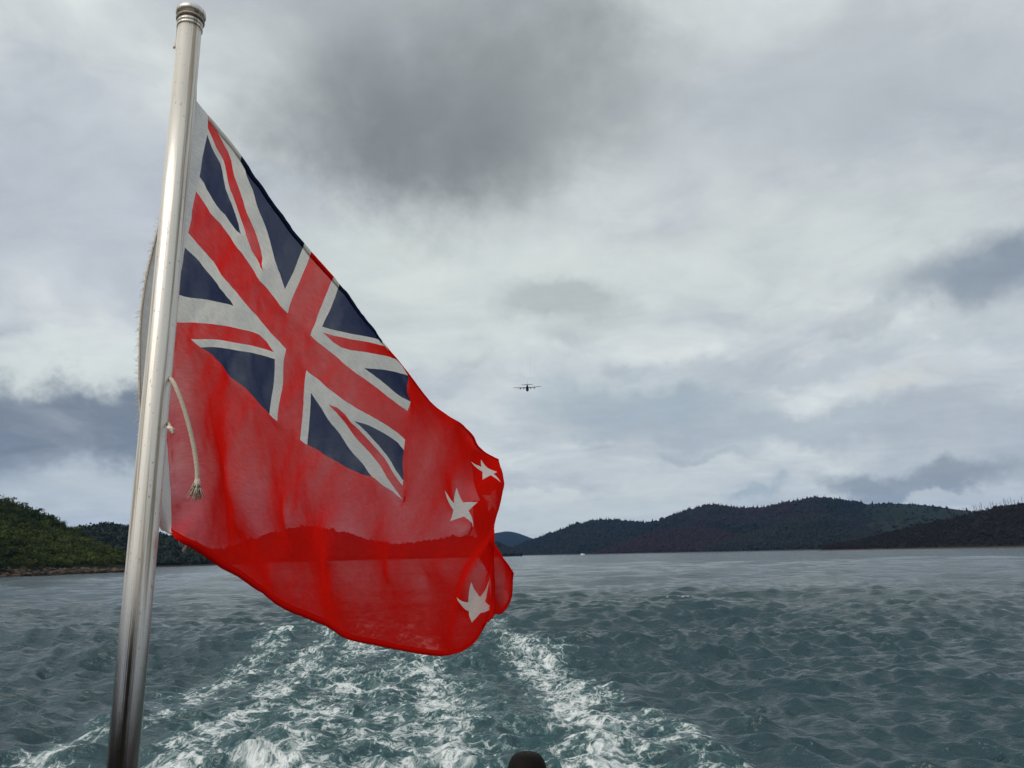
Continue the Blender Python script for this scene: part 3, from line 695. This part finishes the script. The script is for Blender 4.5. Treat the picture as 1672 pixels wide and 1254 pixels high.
def ruck(u, v):                                      # small soft creases, strongest by the hoist
    q = fbm((u+v*.55)*.16+5, (v-u*.5)*.05+9, 4)-.47
    r = fbm(u*.5+80, v*.10+3, 3)-.44
    k = fbm((u*.8+v)*.22+33, (v*.4-u)*.045+12, 4)-.47
    c_ = .5-np.abs(fbm((u*.9+v*.7)*.07+3, (v-u*.8)*.028+21, 4)-.47)*5
    ss = lambda x, a, b: np.clip((x-a)/(b-a), 0, 1)**2*(3-2*np.clip((x-a)/(b-a), 0, 1))
    wob = 4*(fbm(u*.05+2, v*.05+7, 3)-.45)
    big = .017*np.sin(2*math.pi*((u-60)*.040+v*.022)+wob)*ss(u, 58, 84)+.011*np.sin(2*math.pi*(u*.042-v*.014)+.6+wob)*ss(v, 26, 48)*ss(u, 4, 24)*(1-.5*ss(v, 52, 60))
    return big+(-.012*np.clip(c_, 0, 1)**2*np.exp(-np.clip(u, 0, 200)/60)+.018*q*np.exp(-np.clip(u, 0, 200)/45)+.010*q+.006*k+.004*r*np.exp(-np.abs(u)/5))*np.clip((u+5)/6, .15, 1)
def cloth(u, v):
    u = np.asarray(u, float); v = np.asarray(v, float)
    return surf(u, v)+snorm(u, v)*ruck(u, v)[:, None]

def fabric(name, colr, t0=.14, transl=.5, rough=.9):
    """thin woven cloth: open weave lets some light straight through, fewer rays the more obliquely it is crossed"""
    m, N = material(name); oc = N.new('ShaderNodeTexCoord').outputs['UV']
    wn = N.noise(N.v('MULTIPLY', oc, (1, 7, 1)), 40, 4, .7); n2 = N.noise(oc, 9, 5, .6)
    c = N.mix(N.mapr(wn, .3, .7), tuple(q*.86 for q in colr), tuple(min(1, q*1.08) for q in colr))
    weave = N.m('ADD', N.m('SINE', N.m('MULTIPLY', N.sep(oc)[0], 5200.0)), N.m('SINE', N.m('MULTIPLY', N.sep(oc)[1], 5200.0)))
    nb = bump(N, N.m('ADD', N.m('MULTIPLY', wn, .6), N.m('MULTIPLY', n2, 1.6)), .0016, .6)
    d = N.new('ShaderNodeBsdfDiffuse'); N.put(d.inputs[0], c); N.put(d.inputs['Normal'], nb)
    t = N.new('ShaderNodeBsdfTranslucent'); N.put(t.inputs[0], c); N.put(t.inputs['Normal'], nb)
    a = N.new('ShaderNodeMixShader'); a.inputs[0].default_value = transl; N.l.new(d.outputs[0], a.inputs[1]); N.l.new(t.outputs[0], a.inputs[2])
    lw = N.new('ShaderNodeLayerWeight'); lw.inputs['Blend'].default_value = .5
    cosv = N.m('MAXIMUM', N.m('SUBTRACT', 1.0, lw.outputs['Facing']), .06)
    tr = N.m('POWER', N.m('MULTIPLY', N.mapr(wn, .3, .75, .8, 1.15), t0), N.m('DIVIDE', 1.0, cosv))
    tb = N.new('ShaderNodeBsdfTransparent')
    ms = N.new('ShaderNodeMixShader'); N.put(ms.inputs[0], tr); N.l.new(a.outputs[0], ms.inputs[1]); N.l.new(tb.outputs[0], ms.inputs[2])
    finish(N, ms.outputs[0]); return m
M_RED = fabric('red_bunting', (.82, .011, .006), .18)
M_BLUE = fabric('navy_bunting', (.026, .038, .10), .15)
M_WHITE = fabric('white_bunting', (.86, .83, .76), .10, .45)
M_HEAD = fabric('white_canvas', (.80, .79, .77), .05, .45)

SQ = math.sqrt(5)/2; K1, K2 = 2*SQ, 3*SQ                    # band edges of the diagonals
STARS = [(90, 12, 5.4), (79, 25.5, 5.6), (101, 22.5, 5.0), (90, 48, 6.0)]
def star_poly(cx, cy, R):
    return [(cx+math.sin(k*math.pi/5)*(R if k % 2 == 0 else R*.382), cy-math.cos(k*math.pi/5)*(R if k % 2 == 0 else R*.382)) for k in range(10)]
def inside(poly, x, y):
    c = False; n = len(poly)
    for i in range(n):
        x1, y1 = poly[i]; x2, y2 = poly[(i+1) % n]
        if (y1 > y) != (y2 > y) and x < (x2-x1)*(y-y1)/(y2-y1)+x1: c = not c
    return c
def region(x, y):
    if x < 0: return 'heading'
    if x <= 60 and y <= 30:
        if 27 <= x <= 33 or 12 <= y <= 18: return 'cross'
        if 25 <= x <= 35 or 10 <= y <= 20: return 'white'
        q = (x > 30, y > 15); dgn = y-x/2 if q[0] == q[1] else y-(30-x/2)
        r_ = (-K1 <= dgn <= 0) if q[0] else (0 <= dgn <= K1)
        nm = '%d%d' % q
        if r_: return 'diag'+nm
        if abs(dgn) <= K2: return 'white'
        return 'blue'+nm+('u' if dgn < 0 else 'd')
    for k, s_ in enumerate(STARS):
        if abs(x-s_[0]) < 7 and abs(y-s_[1]) < 7 and inside(star_poly(*s_), x, y): return 'star%d' % k
    return 'field'
bm = bmesh.new()
gu = list(range(-4, 121)); gv = list(range(0, 61)); vt = [[bm.verts.new((u, v, 0)) for v in gv] for u in gu]
for i in range(len(gu)-1):
    for j in range(len(gv)-1): bm.faces.new((vt[i][j], vt[i+1][j], vt[i+1][j+1], vt[i][j+1]))
def cut(x0, x1, y0, y1, p, n):
    fs = [f for f in bm.faces if x0-1.01 < f.calc_center_median().x < x1+1.01 and y0-1.01 < f.calc_center_median().y < y1+1.01]
    es = {e for f in fs for e in f.edges}; vs = {v for f in fs for v in f.verts}
    bmesh.ops.bisect_plane(bm, geom=fs+list(es)+list(vs), dist=1e-4, plane_co=(p[0], p[1], 0), plane_no=(n[0], n[1], 0))
for k in (-K2, -K1, 0, K1, K2):
    cut(0, 59, 0, 29, (0, k), (-.5, 1)); cut(0, 59, 0, 29, (0, 30+k), (.5, 1))
for s_ in STARS:
    pl = star_poly(*s_)
    for i in range(5):
        a, b = pl[2*i], pl[(2*i+4) % 10]; cut(s_[0]-7, s_[0]+7, s_[1]-7, s_[1]+7, a, (b[1]-a[1], a[0]-b[0]))
groups = {}
for f in bm.faces:
    c = f.calc_center_median(); groups.setdefault(region(c.x, c.y), []).append([(v.co.x, v.co.y) for v in f.verts])
bm.free()
flag = empty('flag', Pg[0, nv-1]); tag(flag, 'red ensign with a union canton and white stars, flying from the pole', 'flag')
def panel(name, key, mat, parent):
    idx, pts, fs = {}, [], []
    for f in groups[key]:
        q = []
        for p in f:
            kk = (round(p[0], 4), round(p[1], 4))
            if kk not in idx: idx[kk] = len(pts); pts.append(kk)
            q.append(idx[kk])
        fs.append(q)
    A = np.array(pts); V = cloth(A[:, 0], A[:, 1]); e = .4
    n = np.cross(cloth(np.minimum(A[:, 0]+e, 120), A[:, 1])-cloth(np.maximum(A[:, 0]-e, -4), A[:, 1]),
                 cloth(A[:, 0], np.minimum(A[:, 1]+e, 60))-cloth(A[:, 0], np.maximum(A[:, 1]-e, 0)))
    n /= np.maximum(np.linalg.norm(n, axis=1, keepdims=True), 1e-9)
    me = mesh_from(name, V, fs); uv = me.uv_layers.new(name='UVMap')
    for l in me.loops: uv.data[l.index].uv = (pts[l.vertex_index][0]/60, pts[l.vertex_index][1]/60)
    me.normals_split_custom_set_from_vertices([tuple(q) for q in n])
    return link(name, me, mat, parent)
panel('red_field', 'field', M_RED, flag)
can = panel('canton', 'white', M_WHITE, flag); can['label'] = 'union canton with white edged red crosses on navy'
panel('red_cross', 'cross', M_RED, can)
for q in ('00', '01', '10', '11'):
    panel('red_diagonal', 'diag'+q, M_RED, can)
    for w in 'ud': panel('navy_panel', 'blue'+q+w, M_BLUE, can)
for k in range(4): panel('star', 'star%d' % k, M_WHITE, flag)
head = panel('heading', 'heading', M_HEAD, flag); head['label'] = 'white canvas heading along the hoist with a frayed edge'
# hems: doubled folded edges along top, bottom and fly
def hem(us, vs, name='hem', wid=1.1):
    us = np.array(us, float); vs = np.array(vs, float); c = np.array([45.0, 30.0])
    iu = np.where(us >= 119.9, us-wid, us); iv = np.where(vs < .1, wid, np.where(vs > 59.9, 60-wid, vs))
    off = .0007; o1 = cloth(us, vs); o2 = cloth(iu, iv); nn = snorm(us, vs)
    V = np.concatenate([o1+nn*off, o2+nn*off, o2-nn*off, o1-nn*off]); n = len(us); Fc = []
    for i in range(n-1):
        for a in (0, 1, 2, 3):
            b = (a+1) % 4; Fc.append((a*n+i, a*n+i+1, b*n+i+1, b*n+i))
    return V, Fc
for a, b, m_ in ((0, 6.7, M_WHITE), (6.7, 25, M_BLUE), (25, 27, M_WHITE), (27, 33, M_RED), (33, 35, M_WHITE), (35, 53.3, M_BLUE), (53.3, 55.5, M_WHITE), (55.5, 60, M_RED)):
    tt_ = np.linspace(a, b, max(3, int(b-a)+1)); link('hem', mesh_from('hem', *hem(tt_, 0*tt_, wid=.9)), m_, can)
t_ = np.arange(60, 120.1, 1)
link('hem', mesh_from('hem', *hem(t_, 0*t_)), M_RED, flag)
t2 = np.arange(0, 120.1, 1); link('hem', mesh_from('hem', *hem(t2, 0*t2+60)), M_RED, flag)
t3 = np.arange(0, 60.1, 1); link('hem', mesh_from('hem', *hem(0*t3+120, t3)), M_RED, flag)
# ------------------------------------------------------------------ ropes and rags at the hoist
ropem, N = material('weathered_rope'); oc = N.new('ShaderNodeTexCoord').outputs['Object']
tw = N.noise(oc, 260, 4, .6)
finish(N, principled(N, N.mix(tw, (.30, .24, .17), (.62, .55, .45)), .9, 0, bump(N, tw, .002, .8)))
thread, N = material('frayed_thread'); finish(N, principled(N, (.66, .61, .53), .9))
def fibres(g, root, dirv, n, L, spread, r=.0005):
    w = []
    for _ in range(n):
        d = np.array(dirv)+g.normal(0, spread, 3); d /= np.linalg.norm(d); l = L*g.uniform(.5, 1.1); s0 = root+g.normal(0, .0012, 3)
        w.append(tube([s0, s0+d*l*.5+g.normal(0, .0012, 3), s0+d*l+np.array([0, 0, -l*.15])], [r, r, r*.5], 4))
    return merge(*w)
edge = cloth(np.full(121, -4.0), np.linspace(0, 60, 121))
link('hoist_rope', mesh_from('hoist_rope', *tube(edge, .0022, 8)), ropem, head)
w = [fibres(g, edge[i], -RT*.8+np.array([0, 0, -.3]), 3, .011, .5, .00035) for i in range(20, 112)]
link('frayed_edge', mesh_from('frayed_edge', *merge(*w)), thread, head)

def dep(px, py, back): return at_depth(px, py, pole_depth(px, py)+back)
# the halyard tail hanging free in front of the cloth
pts = [dep(262, 612, .035), dep(278, 618, -.012), dep(288, 634, -.03), dep(302, 672, -.035), dep(314, 718, -.035), dep(321, 760, -.035), dep(322, 786, -.035)]
hal = empty('halyard', onp(-.02)); tag(hal, 'thin weathered cord hanging beside the pole with a frayed tassel end', 'cord')
link('cord', mesh_from('cord', *tube(crom(pts, 40), .0036, 10)), ropem, hal)
kn = pts[-1]
link('whipping', mesh_from('whipping', *tube([kn+np.array([0, 0, .004]), kn+np.array([0, 0, -.004]), kn+np.array([0, 0, -.009])], [.0042, .0056, .0072], 10)), ropem, hal)
link('tassel', mesh_from('tassel', *fibres(g, kn+np.array([0, 0, -.004]), (0, 0, -1), 46, .026, .34, .0009)), ropem, hal)
# a short knotted tail lower down
pts = [dep(264, 684, .03), dep(274, 690, -.004), dep(279, 700, -.022), dep(283, 708, -.024)]
kt = empty('knotted_cord', pts[0]); tag(kt, 'short knotted white cord end against the red cloth below the hanging cord', 'cord')
link('cord', mesh_from('cord', *tube(crom(pts, 16), .0026, 8)), ropem, kt)
a = pts[2]; link('knot', mesh_from('knot', *merge(tube([a-RT*.006+UP*.003, a, a+RT*.006-UP*.002], [.0022, .0036, .0020], 8), tube([a-UP*.006, a, a+UP*.003+RT*.002], [.002, .0034, .002], 8))), thread, kt)
# lashings at head and foot of the hoist
e0, e1 = edge[0], edge[-1]
def ring(c, r, n=28):
    b1 = np.cross(pdir, FW); b1 /= np.linalg.norm(b1); b2 = np.cross(pdir, b1)
    return [c+r*(math.cos(a)*b1+math.sin(a)*b2) for a in np.linspace(0, 2*math.pi, n)]
def axis_near(p): return pbase+pdir*((p-pbase) @ pdir)
top_ = empty('head_lashing', e0); tag(top_, 'cord lashing round the pole at the head of the flag', 'cord')
c = axis_near(e0)+pdir*.165; link('cord', mesh_from('cord', *tube(ring(c, R_+.0026), .0024, 8)), ropem, top_)
bk = c+FW*(R_+.004); link('cord', mesh_from('cord', *tube(crom([bk, (bk+e0)/2+FW*.004, e0], 14), .0022, 8)), ropem, top_)
s0 = dep(290, 68, .012); link('loose_end', mesh_from('loose_end', *tube(crom([c-RT*(R_+.003), s0-RT*.002, dep(284, 78, 0.0)], 10), .0022, 8)), ropem, top_)
bot_ = empty('foot_lashing', e1); tag(bot_, 'short cord tying the foot of the flag to the pole', 'cord')
c = axis_near(e1)-pdir*.004; link('eye', mesh_from('eye', *tube([c+FW*(R_-.004), c+FW*(R_+.008)], .004, 10)), steel, bot_)
f0 = cloth([0.0], [60.0])[0]; link('cord', mesh_from('cord', *tube(crom([c+FW*(R_+.004), e1+UP*-.002, (e1+f0)/2-UP*.003, f0], 16), .0022, 8)), ropem, bot_)
# torn rag hanging under the foot of the hoist
ragm = fabric('grey_rag', (.36, .36, .36), .25)
a, b, c_, d_ = (at_depth(x, y, d_bot+.075) for x, y in ((288, 868), (309, 886), (303, 906), (294, 890)))
gx = np.linspace(0, 1, 9); V = []; 
for s_ in gx:
    for t in gx:
        p_ = (a*(1-s_)+b*s_)*(1-t)+(d_*(1-s_)+c_*s_)*t; V.append(p_+FW*.004*math.sin(9*s_+5*t))
rag = link('torn_rag', mesh_np('torn_rag', V, grid_faces(9, 9)), ragm); sm = rag.modifiers.new('thickness', 'SOLIDIFY'); sm.thickness = .0008
tag(rag, 'small torn grey rag hanging under the lower hoist corner', 'rag')

# ------------------------------------------------------------------ dark rounded post at the bottom edge
pd = 2.25; tp = at_depth(860, 1229, pd); us = pd/F
black, N = material('dark_vinyl'); oc = N.new('ShaderNodeTexCoord').outputs['Object']
finish(N, principled(N, N.mix(N.noise(oc, 40, 5), (.005, .0035, .003), (.009, .006, .005)), .7, 0, bump(N, N.noise(oc, 300, 3), .0008, .5), Specular_IOR_Level=.15))
prf = [(.02, 0), (8, -.1), (15, .7), (20, 2.4), (24, 5.6), (28, 12), (31, 20), (33, 30), (34.5, 60), (35, 110), (34, 125), (24, 130), (20, 140)]
post = empty('stern_post', (tp[0], tp[1], DECK)); tag(post, 'dark brown rounded post top poking up at the bottom edge', 'post')
ax3 = np.array([0, 0, 1.0])
link('hood', mesh_from('hood', *tube([tp-ax3*q*us for _, q in prf], [r_*us for r_, _ in prf], 36)), black, post)
link('stem', mesh_from('stem', *tube([tp-ax3*135*us, (tp[0], tp[1], DECK+.03), (tp[0], tp[1], DECK+.029), (tp[0], tp[1], DECK)], [20*us, 20*us, 34*us, 34*us], 24)), black, post)

# ------------------------------------------------------------------ aircraft flying away
gp, N = material('grey_aircraft_paint'); finish(N, principled(N, (.035, .037, .04), .5))
dkp, N = material('propeller_black'); finish(N, principled(N, (.015, .015, .015), .5))
PD = 1120.0; pc = at_depth(861, 634.5, PD)
air = empty('aircraft', pc); tag(air, 'four engined transport aircraft flying away low over the water', 'aircraft')
fwd = Vector((pc[0], pc[1], 0)).normalized(); fwd = (fwd+Vector((0, 0, .03))).normalized()
rt_ = fwd.cross(Vector((0, 0, 1))).normalized(); bank = Matrix.Rotation(math.radians(-1.6), 3, fwd); rt_ = bank @ rt_; up_ = rt_.cross(fwd)
def ap(x, y, z): return Vector(pc)+rt_*x+fwd*y+up_*z        # right, forward, up in metres
fs = [(-17, .3, 2.6), (-14, .8, 2.1), (-9, 1.6, .9), (-5, 2.1, .2), (4, 2.2, 0), (10, 2.2, 0), (13, 1.9, -.1), (14.6, 1.2, -.4), (15.4, .3, -.6)]
link('fuselage', mesh_from('fuselage', *tube([ap(0, y, z) for y, r_, z in fs], [r_ for _, r_, _ in fs], 20)), gp, air)
def wing(sp):
    """lofted aerofoil through stations (x, y leading edge, chord, z, thickness)"""
    V, Fc = [], []; sh = [(0, 0), (.08, .5), (.3, .62), (.65, .4), (1, 0), (.65, -.25), (.3, -.38), (.08, -.35)]; n = len(sh)
    for x, y, c, z, t in sp: V += [ap(x, y-c*a, z+t*b) for a, b in sh]
    for i in range(len(sp)-1): Fc += [(i*n+k, i*n+(k+1) % n, (i+1)*n+(k+1) % n, (i+1)*n+k) for k in range(n)]
    return V, Fc+[tuple(range(n)), tuple(range((len(sp)-1)*n, len(sp)*n))[::-1]]
for s_ in (-1, 1):
    link('wing', mesh_from('wing', *wing([(s_*.5, 4.6, 4.9, 1.9, .7), (s_*9, 4.4, 4.6, 2.1, .6), (s_*20.2, 2.8, 2.5, 2.6, .3)])), gp, air)
    link('tailplane', mesh_from('tailplane', *wing([(s_*.3, -11.6, 4.2, 3.2, .5), (s_*8.0, -13.0, 2.3, 3.4, .25)])), gp, air)
    for x in (5.0, 10.2):
        e = tube([ap(s_*x, y, z) for y, z in ((-.5, 1.6), (1.5, 1.3), (5.5, 1.35), (6.4, 1.4))], [.25, .62, .68, .45], 14)
        en = link('engine', mesh_from('engine', *e), gp, air)
        w = [tube([ap(s_*x, 6.3, 1.4), ap(s_*x, 7.0, 1.4), ap(s_*x, 7.4, 1.4)], [.42, .35, .05], 10)]
        for k in range(4):
            a = k*math.pi/2+.5*x; w.append(tube([ap(s_*x+math.cos(a)*q, 6.8, 1.4+math.sin(a)*q) for q in (.2, 1.2, 2.05)], [.1, .2, .12], 6))
        link('propeller', mesh_from('propeller', *merge(*w)), dkp, en)
V = []
for z, y0, y1, t in ((2.6, -9.5, -16.6, .22), (5, -12.2, -16.8, .18), (10.2, -14.6, -17.2, .1)):
    V += [ap(-t, (y0+y1)/2, z), ap(0, y0, z), ap(t, (y0+y1)/2, z), ap(0, y1, z)]
Fc = [(i*4+k, i*4+(k+1) % 4, i*4+4+(k+1) % 4, i*4+4+k) for i in range(2) for k in range(4)]+[(0, 1, 2, 3), (11, 10, 9, 8)]
link('tail_fin', mesh_from('tail_fin', V, Fc, False), gp, air)

# thin exhaust trails left in the air behind the engines
smk, N = material('exhaust_smoke'); sv = N.new('ShaderNodeVolumePrincipled'); sv.inputs['Color'].default_value = (.10, .10, .11, 1); sv.inputs['Density'].default_value = .007
N.l.new(sv.outputs[0], N.new('ShaderNodeOutputMaterial').inputs['Volume'])
for k, x in enumerate((-10.2, -5.0, 5.0, 10.2)):
    pts = [ap(x+.9*math.sin(q*.9+k), -2-q*46, 1.4-.5*q) for q in range(6)]
    tr = link('exhaust_trail', mesh_from('exhaust_trail', *tube(pts, [.25, .6, .8, .9, .8, .4], 10)), smk)
    tag(tr, 'faint grey exhaust trail behind the aircraft', 'smoke', 'exhaust trails', 'stuff')

# ------------------------------------------------------------------ small white motor boat under the far shore
wp, N = material('white_gelcoat'); finish(N, principled(N, (.8, .8, .78), .4))
gl, N = material('dark_cabin_glass'); finish(N, principled(N, (.02, .025, .03), .1))
bp = at_dist(951, 905, 1500); bp[2] = 0; mb = empty('motor_boat', bp); tag(mb, 'tiny white motor boat on the water below the far hills', 'boat')
def mbp(x, y, z): return Vector(bp)+Vector((x, y, z))
secs = [(-4.2, 1.25, 1.2), (-1, 1.4, 1.25), (2, 1.1, 1.45), (4.3, .08, 1.8)]; V = []; Fc = []
for x, w_, h in secs: V += [mbp(x, -w_, h), mbp(x, -w_*.75, -.2), mbp(x, w_*.75, -.2), mbp(x, w_, h)]
for i in range(3): Fc += [(i*4+k, i*4+(k+1) % 4, i*4+4+(k+1) % 4, i*4+4+k) for k in range(4)]
Fc += [(0, 1, 2, 3), (15, 14, 13, 12)]
link('hull', mesh_from('hull', V, Fc, False), wp, mb)
cb = [(-2.6, 1.05, 1.2), (1.8, 1.0, 1.3), (1.0, .85, 2.9), (-2.4, .9, 2.9)]
V = [mbp(x, -w_, z) for x, w_, z in cb]+[mbp(x, w_, z) for x, w_, z in cb]
link('cabin', mesh_from('cabin', V, [(0, 1, 2, 3), (7, 6, 5, 4)]+[(k, k+4, (k+1) % 4+4, (k+1) % 4) for k in range(4)], False), wp, mb)
for s_ in (-1, 1): link('cabin_window', mesh_from('cabin_window', *boxm(mbp(-.8, s_*.96, 2.2), (2.2, .10, .6)), False), gl, mb)

# ------------------------------------------------------------------ the air between
hz, N = material('haze_air')
pv = N.new('ShaderNodeVolumePrincipled'); pv.inputs['Color'].default_value = (.16, .42, 1.0, 1); pv.inputs['Density'].default_value = 3.2e-5; pv.inputs['Anisotropy'].default_value = .1
N.l.new(pv.outputs[0], N.new('ShaderNodeOutputMaterial').inputs['Volume'])
tag(link('haze', mesh_from('haze', *boxm((0, 0, 395), (29000, 29000, 800)), False), hz), 'thin blue haze over the sound', 'haze', kind='stuff')
